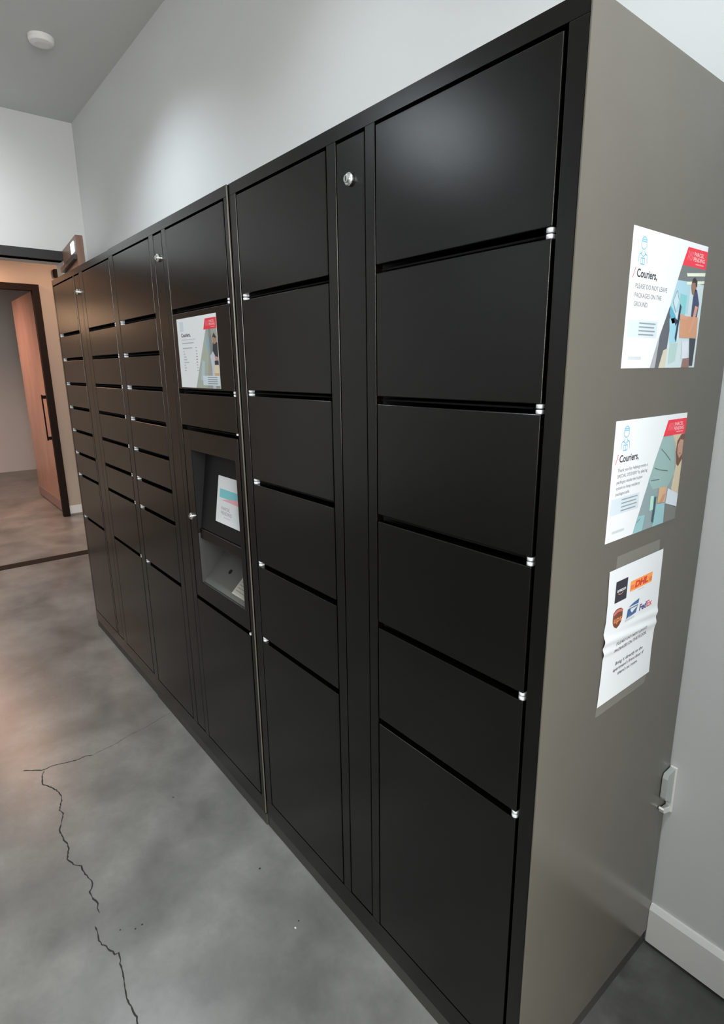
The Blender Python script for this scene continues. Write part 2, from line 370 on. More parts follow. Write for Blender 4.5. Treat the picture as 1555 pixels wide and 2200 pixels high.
m.box(OX0, OX1, .155, .16, OZ0, OZ1, inner)
m.build('recess_liner', u2)
def tilt_slab(y0, z0, y1, z1, th, mat, name):
    d = Vector((0, y1 - y0, z1 - z0)).normalized(); n = Vector((0, d.z, -d.y))
    m = MB(); a = Vector((OX0 + .0008, y0, z0)); b = Vector((OX0 + .0008, y1, z1))
    m.prism([a, b, b + n * th, a + n * th], (OX1 - OX0 - .0016, 0, 0), mat); return m.build(name, u2), d
SY0, SZ0, SY1, SZ1 = 0.010, 0.988, 0.050, 1.262
scr, sdir = tilt_slab(SY0, SZ0, SY1, SZ1, .012, glass_black, 'touchscreen')
B(OX0 + .001, OX1 - .001, .004, .040, .949, .987, paint, .003, 3).build('console_lip', u2)
KY0, KT0, KY1, KT1 = 0.004, 0.786, 0.115, 0.900
shelf, kdir = tilt_slab(KY0, KT0, KY1, KT1, .010, shelfm, 'keypad_shelf')
m = MB(); kn = Vector((0, -kdir.z, kdir.y)); kc = Vector((-1.30, KY0, KT0)) + kdir * .075
m.lathe([(.009, 0.0), (.009, .0012)], kc, kn, inner, 16); m.build('cable_hole', u2)
lock(kp, -1.452, 1.024, yo)

# ---------------------------------------------------------------- print on paper
INK = {}
def ink(name, r, g, b):
    def s(c): c /= 255; return c / 12.92 if c <= .04045 else ((c + .055) / 1.055) ** 2.4
    return nodemat('ink_' + name, (s(r), s(g), s(b)), 0.55)
def text_geo(txt, size, bold=0.0):
    cu = bpy.data.curves.new('t', 'FONT'); cu.body = txt; cu.size = size; cu.offset = bold; cu.resolution_u = 3
    o = bpy.data.objects.new('t', cu); COL.objects.link(o); dg = bpy.context.evaluated_depsgraph_get(); dg.update()
    me = bpy.data.meshes.new_from_object(o.evaluated_get(dg)); vs = [v.co.copy() for v in me.vertices]; fs = [list(p.vertices) for p in me.polygons]
    bpy.data.objects.remove(o); bpy.data.curves.remove(cu); bpy.data.meshes.remove(me); return vs, fs
class Sheet:    # planar layout in centimetres on a sheet: origin o, unit axes u (right), v (up), n (towards the reader)
    def __init__(s, o, u, v, bend=None):
        s.o, s.u, s.v = Vector(o), Vector(u), Vector(v); s.n = s.u.cross(s.v).normalized(); s.bend = bend or (lambda a, b: 0.0)
    def p(s, a, b, lay): return s.o + s.u * (a / 100) + s.v * (b / 100) + s.n * (0.0004 + lay * 0.00012 + s.bend(a, b))
    def poly(s, m, pts, mat, lay=1): m.add([s.p(a, b, lay) for a, b in pts], [list(range(len(pts)))], mat); m.flat = True
    def line(s, m, pts, w, mat, lay=1):
        for (a, b), (c, d) in zip(pts[:-1], pts[1:]):
            L = math.hypot(c - a, d - b) or 1e-6; nx, ny = -(d - b) / L * w / 2, (c - a) / L * w / 2
            s.poly(m, [(a - nx, b - ny), (c - nx, d - ny), (c + nx, d + ny), (a + nx, b + ny)], mat, lay)
    def text(s, m, txt, a, b, size, mat, width=None, shear=0.0, bold=0.0, lay=2, slope=0.0):
        vs, fs = text_geo(txt, size, bold); w = max(v.x for v in vs); k = width / w if width else 1
        m.add([s.p(a + v.x * k + v.y * shear, b + v.y + v.x * k * slope, lay) for v in vs], fs, mat); m.flat = True
    def ring(s, m, a, b, rx, ry, w, mat, t0=0, t1=360, lay=2, n=20):
        pts = [(a + rx * math.cos(math.radians(t0 + (t1 - t0) * i / n)), b + ry * math.sin(math.radians(t0 + (t1 - t0) * i / n))) for i in range(n + 1)]
        s.line(m, pts, w, mat, lay)

black = ink('charcoal', 52, 50, 54); grey = ink('grey', 120, 122, 126); red = ink('crimson', 232, 52, 72); blue = ink('sky_blue', 110, 185, 225)
pblue = ink('pale_blue', 205, 219, 228); white = ink('white', 236, 238, 240); faint = ink('faint_grey', 200, 206, 214)

def paper_sheet(sh, W, Hh, t, name='paper_sheet', outline=None):
    m = MB(); pts = outline or [(0, 0), (W, 0), (W, Hh), (0, Hh)]
    a = [sh.o + sh.u * (x / 100) + sh.v * (y / 100) + sh.n * 0.0004 for x, y in pts]
    m.prism([q - sh.n * 0.0003 for q in a], sh.n * 0.0003, paper); return m.build(name, t)

def icon(sh, t, cx, y0, y1, w):          # outline courier figure with cap
    m = MB(); h = y1 - y0; lw = 0.16; hc = y0 + h * .58
    sh.ring(m, cx, hc + h * .15, w * .30, h * .19, lw, blue, 180, 360)
    sh.line(m, [(cx - w * .30, hc + h * .15), (cx - w * .26, hc + h * .24), (cx + w * .26, hc + h * .24), (cx + w * .30, hc + h * .15)], lw, blue)
    sh.ring(m, cx, hc + h * .24, w * .28, h * .17, lw, blue, 0, 180)
    sh.line(m, [(cx - w * .28, hc + h * .31), (cx + w * .28, hc + h * .31)], lw, blue)
    sh.line(m, [(cx - w * .12, y0 + h * .50), (cx - w * .14, y0 + h * .42), (cx - w * .44, y0 + h * .34), (cx - w * .5, y0 + h * .06)], lw, blue)
    sh.line(m, [(cx + w * .12, y0 + h * .50), (cx + w * .14, y0 + h * .42), (cx + w * .44, y0 + h * .34), (cx + w * .5, y0 + h * .06)], lw, blue)
    sh.line(m, [(cx - w * .22, y0 + h * .22), (cx + w * .22, y0 + h * .22), (cx + w * .22, y0 + h * .0), (cx - w * .22, y0), (cx - w * .22, y0 + h * .22)], lw, blue)
    sh.line(m, [(cx, y0 + h * .22), (cx, y0)], lw, blue); sh.line(m, [(cx - w * .30, y0 + h * .38), (cx, y0 + h * .28), (cx + w * .30, y0 + h * .38)], lw, blue)
    m.build('printed_figure', t)
def banner(sh, t, a0, a1, W, b0, b1, words=('PARCEL', 'PENDING'), sub='by'):
    m = MB(); sh.poly(m, [(a1, b0), (W, b0), (W, b1), (a0, b1)], red, 2)
    for k in range(4):
        x = a1 + 1.7 + k * .55; sh.line(m, [(x, b0 + 1.0), (x + .55, b1 - .6)], .13, ink('banner_stripe', 246, 150, 158), 3)
    pk = ink('banner_text', 250, 205, 208); tw = (W - a1 - 4.8)
    sh.text(m, words[0], a1 + 4.3, b1 - 1.25, .95, pk, tw * .80, lay=3, bold=.01); sh.text(m, words[1], a1 + 4.1, b1 - 2.1, .95, pk, tw * .95, lay=3, bold=.01)
    m.box(0, 0, 0, 0, 0, 0, pk) if False else None
    sh.line(m, [(a1 + 5.2, b0 + .55), (a1 + 4.1 + tw * .9, b0 + .55)], .22, ink('banner_stripe', 246, 150, 158), 3)
    m.build('printed_banner', t)
def infobox(sh, t, a0, b0, a1, b1, lx, shade=True):
    m = MB()
    if shade: sh.poly(m, [(a0, b0), (a1, b0), (a1, b1), (a0, b1)], pblue, 1)
    n = 4
    for k in range(n):
        y = b1 - (b1 - b0) * (k + .75) / (n + .5); sh.line(m, [(lx, y), (a1 - .7 - (.4 if k % 2 else 0), y)], .22, ink('bar_grey', 142, 150, 158), 2)
    m.build('printed_info_box', t)

# --- upper side poster
sh = Sheet((0.0036, 0.156, 1.5265), (0, 1, 0), (0, 0, 1))
t = thing('paper_poster', (0.0036, 0.296, 1.5265), 'uppermost printed courier notice on the locker side, with a man carrying a box', 'poster')
paper_sheet(sh, 28, 21.5, t); banner(sh, t, 19.7, 18.1, 28, 17.5, 20.6); icon(sh, t, 3.75, 16.2, 20.3, 2.9)
m = MB(); sh.line(m, [(1.0, 14.0), (1.75, 15.6)], .16, red); sh.text(m, 'Couriers,', 2.2, 14.25, 1.75, black, 7.0, bold=.035)
sh.text(m, 'PLEASE DO NOT LEAVE', 2.1, 12.55, 1.05, grey, 11.2); sh.text(m, 'PACKAGES ON THE', 2.1, 11.15, 1.05, grey, 9.4); sh.text(m, 'GROUND.', 2.1, 9.8, 1.05, grey, 4.9)
m.build('printed_text', t); m = MB(); sh.poly(m, [(2.0, 1.4), (6.4, 1.4), (6.4, 1.9), (2.0, 1.9)], faint, 1); m.build('printed_mark', t)
infobox(sh, t, 0.8, 5.0, 11.1, 7.7, 4.6)
m = MB(); P = lambda pts, c, l=1: sh.poly(m, pts, c, l)
P([(18.1, 17.5), (28, 17.5), (28, 0), (9.9, 0), (12.0, 5.0), (15.2, 10.7)], ink('ph_pale', 200, 216, 220), 1)
P([(18.1, 17.5), (28, 17.5), (28, 14.9), (22, 15.0), (16.9, 14.9)], ink('ph_ceiling', 112, 118, 120), 2)
P([(20.2, 16.3), (28, 17.0), (28, 16.4), (20.6, 15.8)], ink('ph_strip', 226, 235, 215), 3); P([(20.6, 14.9), (28, 15.6), (28, 15.1), (20.8, 14.4)], ink('ph_strip', 226, 235, 215), 3)
P([(16.9, 14.9), (22.4, 15.0), (22.4, 9.5), (15.6, 9.8), (15.2, 10.7)], ink('ph_lblue', 168, 206, 220), 2)
P([(18.6, 12.8), (21.4, 12.6), (21.3, 9.2), (18.9, 9.2)], ink('ph_teal', 132, 200, 204), 3)
P([(15.2, 10.7), (17.6, 9.0), (17.9, 7.8), (16.6, 7.6), (15.2, 9.2)], ink('ph_mblue', 92, 170, 200), 3)
P([(16.0, 11.5), (17.2, 13.2), (18.3, 11.8), (17.3, 9.6)], ink('ph_card', 198, 222, 230), 3); sh.line(m, [(17.2, 13.2), (16.0, 11.3), (17.6, 9.5)], .13, grey, 4); sh.line(m, [(17.2, 13.2), (18.3, 11.7)], .13, grey, 4)
P([(15.1, 10.5), (16.0, 7.4), (15.6, 3.0), (13.4, 0), (11.8, 0), (12.4, 5.4)], ink('ph_dark', 92, 96, 102), 2); P([(9.9, 0), (12.2, 5.2), (11.9, 0)], ink('ph_grey', 168, 172, 178), 2)
P([(15.4, 8.4), (18.7, 8.7), (19.2, 4.6), (16.4, 4.2)], ink('ph_sleeve', 156, 208, 226), 3); P([(16.6, 4.2), (19.8, 4.4), (19.4, 1.2), (16.8, .6)], ink('ph_mint', 176, 204, 200), 3)
P([(13.1, 0), (15.6, 0), (15.9, 3.4), (14.3, 3.0)], ink('ph_cream', 205, 198, 178), 3)
P([(18.9, 11.1), (19.6, 10.6), (18.9, 4.4), (18.2, 5.2), (18.6, 8.8)], ink('ph_navy2', 38, 52, 78), 4); P([(17.0, 8.8), (18.8, 8.2), (18.0, 7.2)], ink('ph_navy2', 38, 52, 78), 4)
P([(24.4, 13.9), (25.2, 13.8), (26.8, 11.5), (26.5, 9.0), (24.0, 8.8), (23.9, 12.4)], ink('ph_navy', 60, 70, 104), 5)
P([(23.0, 15.5), (24.2, 15.6), (24.9, 14.7), (24.8, 13.9), (24.0, 12.9), (23.3, 13.0), (22.7, 14.0), (22.6, 15.0)], ink('ph_face', 150, 112, 96), 5)
P([(22.9, 15.5), (23.7, 15.9), (24.9, 15.3), (25.0, 14.3), (24.4, 14.4), (24.2, 15.0), (22.8, 14.9)], ink('ph_hair', 48, 42, 44), 6)
P([(19.4, 9.1), (27.0, 9.1), (27.3, 5.4), (20.1, 5.3)], ink('ph_carton', 205, 150, 118), 6); P([(19.2, 9.4), (22.8, 9.0), (22.2, 8.5), (19.5, 8.6)], ink('ph_skin', 208, 156, 132), 7)
P([(25.1, 11.1), (26.4, 10.9), (25.6, 8.4), (24.6, 6.5), (23.5, 6.2), (24.6, 8.6)], ink('ph_skin', 208, 156, 132), 7)
P([(24.4, 5.3), (27.2, 5.3), (27.0, .3), (25.6, .3)], ink('ph_trouser', 60, 64, 76), 5); P([(21.4, 4.6), (24.3, 4.8), (24.2, 1.7), (21.9, 1.6)], ink('ph_parcel', 214, 222, 232), 5); P([(22.2, 0), (25.6, 0), (25.4, 1.8), (22.6, 1.6)], ink('ph_brown', 142, 110, 102), 5)
m.build('printed_photo', t)

# --- middle side poster
sh = Sheet((0.0036, 0.158, 1.2255), (0, 1, 0), (0, 0, 1))
t = thing('paper_poster', (0.0036, 0.296, 1.2255), 'middle printed courier notice on the locker side, with a woman by teal lockers', 'poster')
paper_sheet(sh, 27.5, 21.5, t); banner(sh, t, 19.5, 18.1, 27.5, 17.5, 20.5); icon(sh, t, 3.9, 16.3, 20.5, 3.0)
m = MB(); sh.line(m, [(1.0, 14.0), (1.75, 15.7)], .16, red); sh.text(m, 'Couriers,', 2.2, 14.3, 1.75, black, 6.9, bold=.035)
for k, (s_, wd) in enumerate((('Thank you for helping create a', 11.0), ('SPECIAL DELIVERY by placing', 11.0), ('packages inside the locker', 9.4), ('system to keep residents\'', 8.7), ('packages safe.', 5.0))):
    sh.text(m, s_, 2.0, 12.6 - k * 1.05, .85, grey, wd)
m.build('printed_text', t); m = MB(); sh.poly(m, [(2.0, 1.4), (6.4, 1.4), (6.4, 1.9), (2.0, 1.9)], faint, 1); m.build('printed_mark', t)
infobox(sh, t, 0.8, 4.9, 10.9, 7.9, 4.4)
m = MB()
P([(18.1, 17.5), (27.5, 17.5), (27.5, 0), (9.8, 0), (15.7, 13.0)], ink('ph2_grey', 138, 158, 162), 1)
P([(18.1, 17.4), (23.3, 17.4), (24.7, 9.8), (22.5, 7.4), (16.0, 7.7), (14.0, 9.6)], ink('ph2_teal', 148, 178, 176), 2)
P([(22.2, 17.5), (27.5, 17.5), (27.5, 3.5), (24.0, 6.8), (24.9, 11.0), (23.6, 15.8)], ink('ph2_cream', 206, 192, 164), 3)
for q in ([(17.9, 15.2), (20.4, 13.8), (22.3, 12.6)], [(15.9, 11.8), (18.0, 11.2), (21.6, 10.6)], [(15.0, 9.5), (18.4, 9.3)], [(10.9, 2.0), (12.2, 2.6)]): sh.line(m, q, .14, ink('ph2_line', 78, 96, 100), 4)
P([(25.9, 17.4), (27.5, 17.5), (27.5, 12.4), (26.0, 11.0), (25.0, 11.6), (24.2, 14.0), (24.4, 16.2)], ink('ph2_hair', 112, 78, 62), 4)
P([(25.6, 16.4), (27.1, 16.2), (27.2, 13.4), (26.0, 12.6), (24.9, 13.8), (24.7, 15.4)], ink('ph2_face', 188, 146, 126), 5)
sh.line(m, [(25.6, 13.6), (26.5, 13.6)], .16, ink('ph2_lip', 150, 84, 76), 6)
P([(18.7, 7.6), (22.1, 7.5), (21.9, 4.3), (18.6, 4.6)], ink('ph2_parcel', 206, 172, 132), 5); P([(20.0, 5.0), (21.6, 7.2), (22.2, 7.0), (21.4, 4.8), (20.4, 4.2)], ink('ph2_hand', 214, 160, 140), 6)
for k in range(3): sh.line(m, [(19.6 + k * .5, 4.5), (20.7 + k * .5, 6.0)], .10, ink('ph2_lip', 150, 84, 76), 7)
P([(22.6, 7.0), (27.5, 5.2), (27.5, 2.4), (22.2, 4.0)], ink('ph2_cuff', 210, 220, 230), 5); P([(22.2, 4.0), (27.3, 2.6), (27.5, 0), (22.4, 0)], ink('ph2_sleeve', 118, 120, 118), 5)
P([(15.5, 6.4), (16.8, 6.3), (17.1, 3.6), (15.6, 3.5)], ink('ph2_screen', 176, 222, 206), 5); P([(17.2, 6.0), (18.0, 6.0), (17.8, 0.8), (16.9, 1.2)], ink('ph2_dark', 62, 84, 96), 5)
P([(18.3, 4.4), (22.0, 4.2), (22.2, 0), (17.6, 0)], ink('ph2_lteal', 146, 190, 196), 4); P([(9.8, 0), (11.3, 3.2), (14.0, 3.0), (13.4, 0)], ink('ph2_lteal', 146, 190, 196), 3)
m.build('printed_photo', t)

# --- lower taped page with delivery company marks
def wav(a, b): return 0.0030 * max(0.0, 1 - ((b - 12.7) / 2.7) ** 2) * (0.6 + 0.4 * math.sin(b * 2.4 + a * .25)) + 0.0006
sh = Sheet((0.0036, 0.184, 0.889), (0, 1, 0), (0, 0, 1), wav)
t = thing('paper_notice', (0.0036, 0.292, 0.889), 'lowest crinkled taped page on the locker side, with five delivery logos', 'notice')
def edgeL(b):
    P_ = [(0, .1), (6.9, .5), (11.0, .5), (12.5, .05), (14.1, .45), (15.5, -.05), (17.8, .4), (21.3, .4), (27.8, 0)]
    for (b0, a0), (b1, a1) in zip(P_[:-1], P_[1:]):
        if b <= b1: return a0 + (a1 - a0) * (b - b0) / (b1 - b0)
    return 0
def edgeR(b):
    P_ = [(0, 21.4), (5.6, 21.2), (8.6, 21.3), (11.9, 21.6), (13.3, 21.4), (14.2, 21.8), (16.9, 21.6), (22, 21.5), (27.8, 21.3)]
    for (b0, a0), (b1, a1) in zip(P_[:-1], P_[1:]):
        if b <= b1: return a0 + (a1 - a0) * (b - b0) / (b1 - b0)
    return 21.3
m = MB(); m.flat = True; NB, NA = 90, 16; vs = []; fs = []
for i in range(NB + 1):
    b = 27.9 * i / NB; l, r = edgeL(b), edgeR(b)
    for j in range(NA + 1):
        a = l + (r - l) * j / NA; vs.append(sh.o + sh.u * a / 100 + sh.v * b / 100 + sh.n * (0.0003 + wav(a, b)))
for i in range(NB):
    for j in range(NA): k = i * (NA + 1) + j; fs.append([k, k + 1, k + NA + 2, k + NA + 1])
m.add(vs, fs, paper); m.build('paper_sheet', t, True)
m = MB()
P([(2.9, 20.9), (7.3, 20.9), (7.3, 25.2), (2.9, 25.2)], ink('logo_black', 44, 44, 56), 2); sh.text(m, 'amazon', 3.5, 22.95, 1.0, white, 3.2, lay=4, bold=.02)
sh.line(m, [(3.8, 22.7), (4.5, 22.4), (5.3, 22.4), (5.9, 22.7)], .13, ink('logo_orange2', 214, 160, 110), 4); m.build('printed_logo', t)
m = MB(); P([(8.6, 21.8), (17.5, 21.8), (17.5, 23.9), (8.6, 23.9)], ink('logo_yellow', 250, 160, 82), 2); sh.text(m, 'DHL', 10.3, 22.25, 1.75, ink('logo_red', 214, 60, 46), 5.4, shear=.28, lay=4, bold=.10)
for k in range(3):
    for a0, a1 in ((8.7, 10.1), (16.2, 17.4)): sh.line(m, [(a0, 22.3 + k * .3), (a1, 22.3 + k * .3)], .12, ink('logo_red', 214, 60, 46), 3)
sh.line(m, [(11.8, 21.35), (14.4, 21.35)], .16, faint, 2); m.build('printed_logo', t)
shield = [(2.9, 18.9), (3.8, 19.4), (4.7, 19.5), (5.6, 19.4), (6.5, 18.9), (6.5, 17.3), (6.2, 16.4), (5.6, 15.8), (4.7, 15.4), (3.8, 15.8), (3.2, 16.4), (2.9, 17.3)]
m = MB(); P(shield, ink('logo_brown', 116, 64, 44), 2); P([(3.0, 18.8), (3.8, 19.2), (4.7, 19.3), (5.6, 19.2), (6.4, 18.8), (6.3, 18.5), (4.7, 18.75), (3.2, 18.3)], ink('logo_salmon', 206, 116, 112), 3)
sh.text(m, 'ups', 3.15, 16.75, 1.75, ink('logo_gold', 236, 150, 96), 3.1, lay=4, bold=.03); m.build('printed_logo', t)
ub = ink('logo_blue', 60, 100, 150)
m = MB(); P([(8.7, 18.5), (10.5, 19.0), (12.9, 19.4), (12.7, 18.4), (11.0, 18.5)], ub, 2); P([(8.2, 16.2), (8.5, 18.1), (9.6, 18.3), (9.7, 17.5), (10.4, 17.0), (8.6, 16.3)], ub, 2)
P([(9.0, 16.3), (12.0, 16.6), (12.5, 17.9), (11.0, 17.3)], ub, 2); P([(9.7, 18.2), (12.5, 18.2), (12.5, 17.9), (11.8, 18.0), (9.9, 18.0)], ub, 3)
P([(7.8, 15.7), (11.5, 15.7), (11.5, 16.1), (7.8, 16.1)], faint, 2); m.build('printed_logo', t)
m = MB(); sh.text(m, 'Fed', 13.3, 16.5, 1.9, ink('logo_purple', 68, 60, 128), 3.0, lay=3, bold=.05); sh.text(m, 'Ex', 16.4, 16.5, 1.9, ink('logo_rose', 222, 104, 118), 2.3, lay=3, bold=.05); m.build('printed_logo', t)
m = MB(); dk = ink('print_grey', 92, 94, 104)
for s_, a, b, wd, it in (('PLEASE DO NOT LEAVE', 5.2, 11.5, 12.0, 0), ('PACKAGES ON THE FLOOR.', 4.6, 10.2, 13.2, 0), ('Bring it directly to the', 5.6, 7.15, 11.2, .2), ('apartment\'s front door if', 5.0, 5.9, 12.4, .2), ('there\'s no room.', 6.9, 4.65, 8.2, .2)):
    if s_[0] == 'B': m.build('printed_text', t); m = MB()
    sh.text(m, s_, a, b, 1.0, dk if b < 11 else grey, wd, shear=it, bold=.012)
m.build('printed_text', t)
tapem = bpy.data.materials.new('clear_tape'); tapem.use_nodes = True; tb = tapem.node_tree.nodes['Principled BSDF']
tb.inputs['Base Color'].default_value = (0.75, 0.76, 0.72, 1); tb.inputs['Roughness'].default_value = 0.3; tb.inputs['Alpha'].default_value = 0.13
for pts in ([(2.3, 27.6), (19.6, 27.6), (19.3, 30.3), (2.4, 30.3)], [(-.1, -2.1), (19.8, -2.0), (20.6, .5), (0.0, .3)]):
    m = MB(); m.flat = True; m.add([Vector((0.0040, .184 + a / 100, .889 + b / 100)) for a, b in pts], [[0, 1, 2, 3]], tapem); m.build('tape', t)['label'] = 'strip of clear tape'

# --- poster on the front of the middle unit
yo2 = -0.004
sh = Sheet((-1.440, yo2 - .0002, 1.4745), (1, 0, 0), (0, 0, 1))
t = thing('paper_poster', (-1.29, yo2 - .0002, 1.4745), 'printed courier notice on the locker front above the kiosk opening', 'poster')
paper_sheet(sh, 29.6, 21.6, t); banner(sh, t, 21.9, 20.4, 29.5, 17.4, 20.5)
m = MB(); sh.poly(m, [(2.4, 17.6), (5.2, 17.6), (5.2, 20.6), (2.4, 20.6)], pblue, 1); m.build('printed_figure', t)
m = MB(); sh.text(m, 'Couriers,', 3.0, 15.9, 1.6, black, 7.4, bold=.03)
for a0, a1, b in ((3.2, 14.0, 15.0), (3.3, 12.5, 13.95), (3.4, 11.1, 12.4), (13.3, 14.6, 12.4)): sh.line(m, [(a0, b), (a1, b)], .26, faint if b > 14.5 else ink('lgrey', 168, 176, 184), 2)
for k, wd in enumerate((.8, 1.2, 2.2, 2.4, 4.0, 1.0, 1.6, 1.2)):
    b = 11.4 - k * .86; sh.line(m, [(3.8, b), (3.8 + wd, b)], .24, ink('lgrey', 168, 176, 184), 2); sh.line(m, [(13.6, b), (14.7, b)], .24, grey if k in (2, 3, 4) else ink('lgrey', 168, 176, 184), 2)
m.build('printed_text', t)
m = MB()
P([(21.9, 17.4), (29.5, 17.4), (29.5, 0), (11.9, 0)], ink('ph3_grey', 158, 162, 154), 1); P([(21.9, 17.4), (23.4, 14.5), (23.0, 9.8), (20.5, 0), (11.9, 0)], ink('ph3_green', 168, 176, 164), 2)
P([(22.2, 16.8), (23.4, 13.0), (23.3, 9.8), (22.0, 13.0)], ink('ph3_blue', 126, 172, 200), 3); P([(15.9, 2.6), (18.0, 8.6), (19.8, 8.0), (18.6, 2.0)], ink('ph3_lblue', 178, 196, 208), 3)
P([(23.7, 17.4), (25.2, 17.4), (26.4, 10.5), (24.4, 8.2)], ink('ph3_slate', 130, 134, 138), 3); P([(24.0, 9.6), (26.4, 11.2), (28.2, 8.6), (26.4, 6.2), (26.6, 0), (24.4, 0), (24.8, 6.0)], ink('ph3_white', 192, 200, 214), 4)
P([(26.4, 13.4), (29.4, 13.4), (29.4, 9.2), (27.6, 9.4), (26.0, 11.0)], ink('ph3_black', 40, 42, 52), 5); P([(26.4, 15.2), (27.8, 15.9), (28.7, 14.8), (28.4, 13.1), (26.9, 12.9)], ink('ph3_face', 168, 128, 106), 6)
P([(26.2, 14.9), (27.4, 16.2), (28.9, 14.9), (28.3, 14.6), (27.2, 15.0)], ink('ph3_hair', 56, 46, 44), 7); P([(27.0, 9.6), (29.2, 9.2), (29.2, 8.6), (27.4, 8.4)], ink('ph3_hand', 200, 146, 128), 6)
P([(26.8, 8.2), (29.4, 8.2), (29.4, 7.0), (26.8, 7.0)], ink('ph3_black', 40, 42, 52), 5); P([(26.4, 6.9), (29.5, 6.9), (29.5, 3.0), (26.2, 3.0)], ink('ph3_cream', 218, 206, 176), 5); P([(26.4, 4.6), (29.5, 4.6), (29.5, 3.8), (26.4, 3.8)], ink('ph3_tan', 202, 166, 122), 6)
m.build('printed_photo', t)
m = MB(); P([(17.6, .9), (29.5, .9), (29.5, 3.8), (17.6, 3.8)], pblue, 7)
for k in range(4): sh.line(m, [(21.2, 3.3 - k * .62), (28.0, 3.3 - k * .62)], .2, grey, 8)
m.build('printed_info_box', t)

# --- page taped to the kiosk screen
sn = Vector((0, -sdir.z, sdir.y))
so = Vector((-1.300, SY0, SZ0)) + sdir * 0.046 + sn * 0.0003
sh = Sheet(so, (1, 0, 0), sdir)
t = thing('paper_page', so, 'white page with a cyan and pink panel on the kiosk screen', 'paper')
paper_sheet(sh, 20.6, 15.6, t)
m = MB(); P([(1.7, 8.5), (20.6, 8.5), (20.6, 11.4), (1.7, 11.4)], ink('cyan', 130, 206, 216), 1); P([(3.2, 7.7), (20.6, 7.4), (20.6, 9.4), (12.0, 9.0)], ink('pink', 238, 176, 190), 2); m.build('printed_panel', t)
m = MB(); sh.text(m, 'PARCEL', 3.6, 4.6, 1.5, ink('lgrey2', 150, 150, 164), 6.4); sh.text(m, 'PENDING', 3.6, 3.1, 1.5, ink('lgrey2', 150, 150, 164), 7.8); sh.line(m, [(6.0, 2.2), (10.6, 2.2)], .25, faint, 2); m.build('printed_text', t)
# --- page lying on the keypad shelf
kn = Vector((0, -kdir.z, kdir.y))
ko = Vector((-1.213, KY0, KT0)) + kdir * 0.016 + kn * 0.0004
sh = Sheet(ko, (1, 0, 0), kdir)
t = thing('paper_page', ko, 'creased whitish printed page lying on the shelf under the kiosk screen', 'paper')
m = MB(); m.flat = True; m.prism([sh.p(a, b, 0) for a, b in ((0, 0), (12.4, 0), (12.4, 14.2), (0.6, 13.8))], kn * .0003, ink('worn_paper', 178, 178, 168)); m.build('paper_sheet', t)
m = MB()
for k in range(10): sh.line(m, [(1.0 + k * .08, 1.6 + k * 1.1), (11.6, 1.4 + k * 1.15)], .26, ink('worn_print', 128, 128, 120), 4)
m.build('printed_text', t)

# ---------------------------------------------------------------- wall plug device right of the locker
t = thing('wall_plug', (0.018, WY, 0.44), 'white plastic plug and cover plate on the wall behind the locker corner', 'wall plug')
B(0.0048, 0.0215, WY - .006, WY - .0002, .430, .560, whitep, .002, 3).build('cover_plate', t)
m = MB(); prof = [(WY - .006, .556), (WY - .040, .556), (WY - .046, .545), (WY - .046, .492), (WY - .042, .484), (WY - .030, .477), (WY - .014, .462), (WY - .006, .458)]
m.prism([(.0052, a, b) for a, b in prof], (.0125, 0, 0), clearp); m.build('night_light_body', t)
m = MB(); prof = [(WY - .006, .447), (WY - .030, .452), (WY - .043, .461), (WY - .047, .458), (WY - .040, .445), (WY - .020, .437), (WY - .006, .432)]
m.prism([(.0052, a, b) for a, b in prof], (.012, 0, 0), whitep); m.build('hook', t)

# ---------------------------------------------------------------- open wooden door at the left wall (hinged, swung into the lobby)
t = thing('wooden_door', (-4.59, 0.43, 0), 'tall brown wooden door leaf standing open behind the far locker', 'door')
a = Vector((-3.95, 0.356, 0)); b = Vector((-4.585, 0.4145, 0)); d = (b - a).normalized(); nl = Vector((-d.y, d.x, 0))
if nl.y > 0: nl = -nl          # side that faces the camera
th = .045
m = MB(); m.prism([a + Vector((0, 0, .012)), b + Vector((0, 0, .012)), b - nl * th + Vector((0, 0, .012)), a - nl * th + Vector((0, 0, .012))], (0, 0, 2.3965), woodm); m.build('door_leaf', t)
m = MB(); q0 = a + d * .03 + nl * .001; q1 = b - d * .02 + nl * .001
m.prism([q0 + Vector((0, 0, 2.262)), q1 + Vector((0, 0, 2.250)), q1 + nl * .03 + Vector((0, 0, 2.250)), q0 + nl * .02 + Vector((0, 0, 2.262))], (0, 0, .030), blackm); m.build('closer_arm', t)
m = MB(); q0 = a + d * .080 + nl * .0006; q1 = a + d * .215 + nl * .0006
m.prism([q0 + Vector((0, 0, 2.318)), q1 + Vector((0, 0, 2.318)), q1 + nl * .004 + Vector((0, 0, 2.318)), q0 + nl * .004 + Vector((0, 0, 2.318))], (0, 0, .066), plate_face); m.build('bright_plate', t)['label'] = 'small bright bluish-white plate'  # pale emissive plate on the door leaf

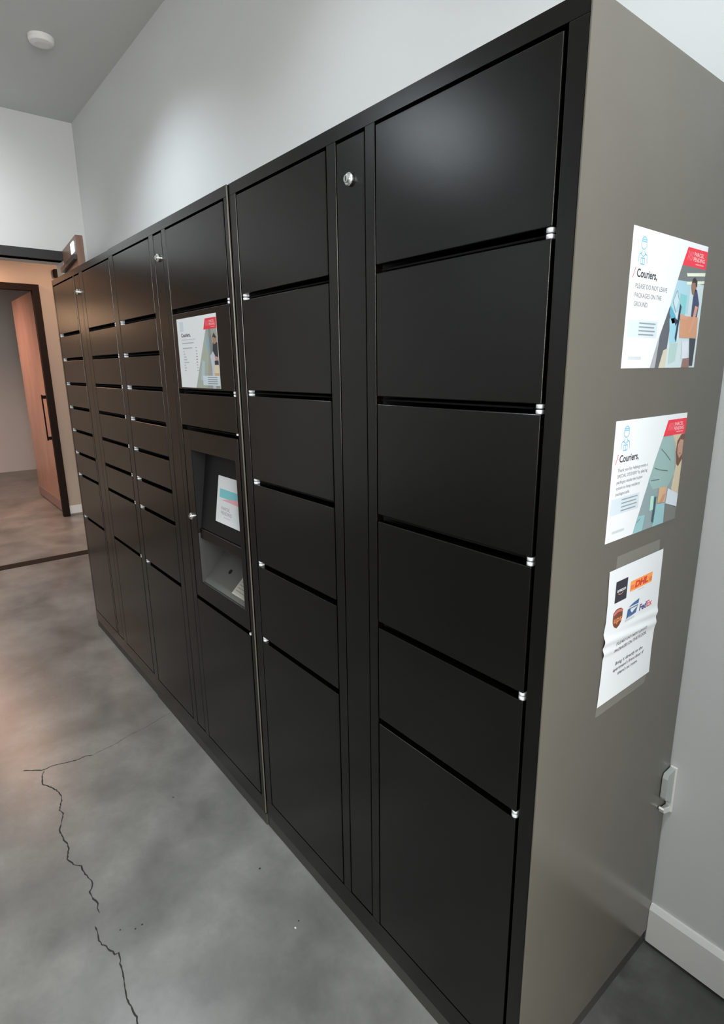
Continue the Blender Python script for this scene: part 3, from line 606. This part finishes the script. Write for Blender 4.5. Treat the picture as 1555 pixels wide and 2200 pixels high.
# ---------------------------------------------------------------- vestibule: far door with pull handle, black post
t = thing('panel_door', (-6.36, 0.54, 0), 'rose-brown wooden door with a black pull, open beyond the left opening', 'door')
B(-7.75, -6.334, 0.53, 0.575, .010, 2.33, wood_pale, .002).build('door_leaf', t)
B(-7.75, -6.334, 0.524, 0.5295, .012, 0.125, nodemat('kick_strip', (0.24, 0.17, 0.16), .4), .001).build('kick_plate', t)['label'] = 'darker strip along the foot of the door'
m = MB(); m.box(-6.397, -6.377, 0.455, 0.467, .815, 1.292, rubber, .002); h = m.build('pull_handle', t); h['label'] = 'black bar pull handle'
m = MB(); m.box(-6.395, -6.379, 0.465, 0.530, 1.250, 1.285, rubber); m.build('handle_bracket', h); m = MB(); m.box(-6.395, -6.379, 0.465, 0.530, .822, .855, rubber); m.build('handle_bracket', h)
m = MB(); m.lathe([(.02, 0), (.02, .01), (.012, .02)], (-6.345, .524, .135), (0, -1, 0), nodemat('steel_grey', (.4, .4, .4), .3, 1.0), 16); m.build('door_stop', t)
struct(B(-6.315, -6.245, 0.485, 0.548, 0, 2.36, rubber, .002).build('trim_3'))
struct(B(-6.315, -6.245, -0.62, 0.485, 2.30, 2.36, rubber, .002).build('trim_4'))

# black sensor box seen above the far wall corner
t = tag(B(-6.298, -6.24, 0.70, 0.765, 2.44, 2.52, rubber, .012, 3).build('wall_box'), 'small dark box high on the warm wall beyond the opening', 'wall box')

# ---------------------------------------------------------------- ceiling fixtures
def downlight(x, y, z, label, lens, r=.075):
    t = thing('ceiling_light', (x, y, z), label, 'ceiling light', 'recessed ceiling lights')
    m = MB(); m.lathe([(r + .018, 0), (r + .016, .006), (r, .009), (r - .002, .0)], (x, y, z), (0, 0, -1), trimw, 32); m.build('trim_ring', t)
    m = MB(); m.lathe([(r - .004, .0005), (r - .006, .0095)], (x, y, z), (0, 0, -1), lens, 32); m.build('lens', t)
DL = ['over the far end of the lockers, nearest the wall', 'over the middle of the lockers, nearest the wall', 'over the near end of the lockers, by the camera', 'deep in the room to the left', 'deep in the room to the right']
for (a_, b_, p_), w_ in zip(WALL_FILL, ('by the left wall, facing it', 'by the wall opposite the lockers, to its left', 'by the wall opposite the lockers, near its middle')): downlight(a_[0], a_[1], H, 'added round fill light in the ceiling ' + w_, lamp_on, .06)
for (x, y), w_ in zip(DOWN, DL): downlight(x, y, H, 'round recessed ceiling light ' + w_, lamp_on)
downlight(-6.03, -.25, VH, 'warm recessed ceiling light just beyond the left opening', lamp_warm)
downlight(-7.4, -.5, VH, 'warm recessed ceiling light in the farthest room behind the wooden door', lamp_warm)
downlight(-5.2, 1.0, VH, 'added warm fill light beyond the left opening, nearest its wall', lamp_warm)
t = thing('wall_sconce', (-6.30, -.97, 2.05), 'warm wall lamp beyond the left opening', 'wall lamp')
m = MB(); m.box(-6.30, -6.285, -1.02, -.92, 1.90, 2.20, blackm, .003); m.build('back_plate', t); m = MB(); m.box(-6.285, -6.22, -1.01, -.93, 1.93, 2.17, lamp_warm, .01); m.build('lamp_shade', t)
t = thing('smoke_detector', (-3.47, 0.17, H), 'white round detector on the ceiling near the left wall', 'smoke detector')
m = MB(); m.lathe([(.065, 0), (.065, .018), (.058, .030), (.035, .036)], (-3.475, 0.185, H), (0, 0, -1), trimw, 40); m.build('housing', t, False)

for o in bpy.data.objects:
    if '_o' in o: del o['_o']
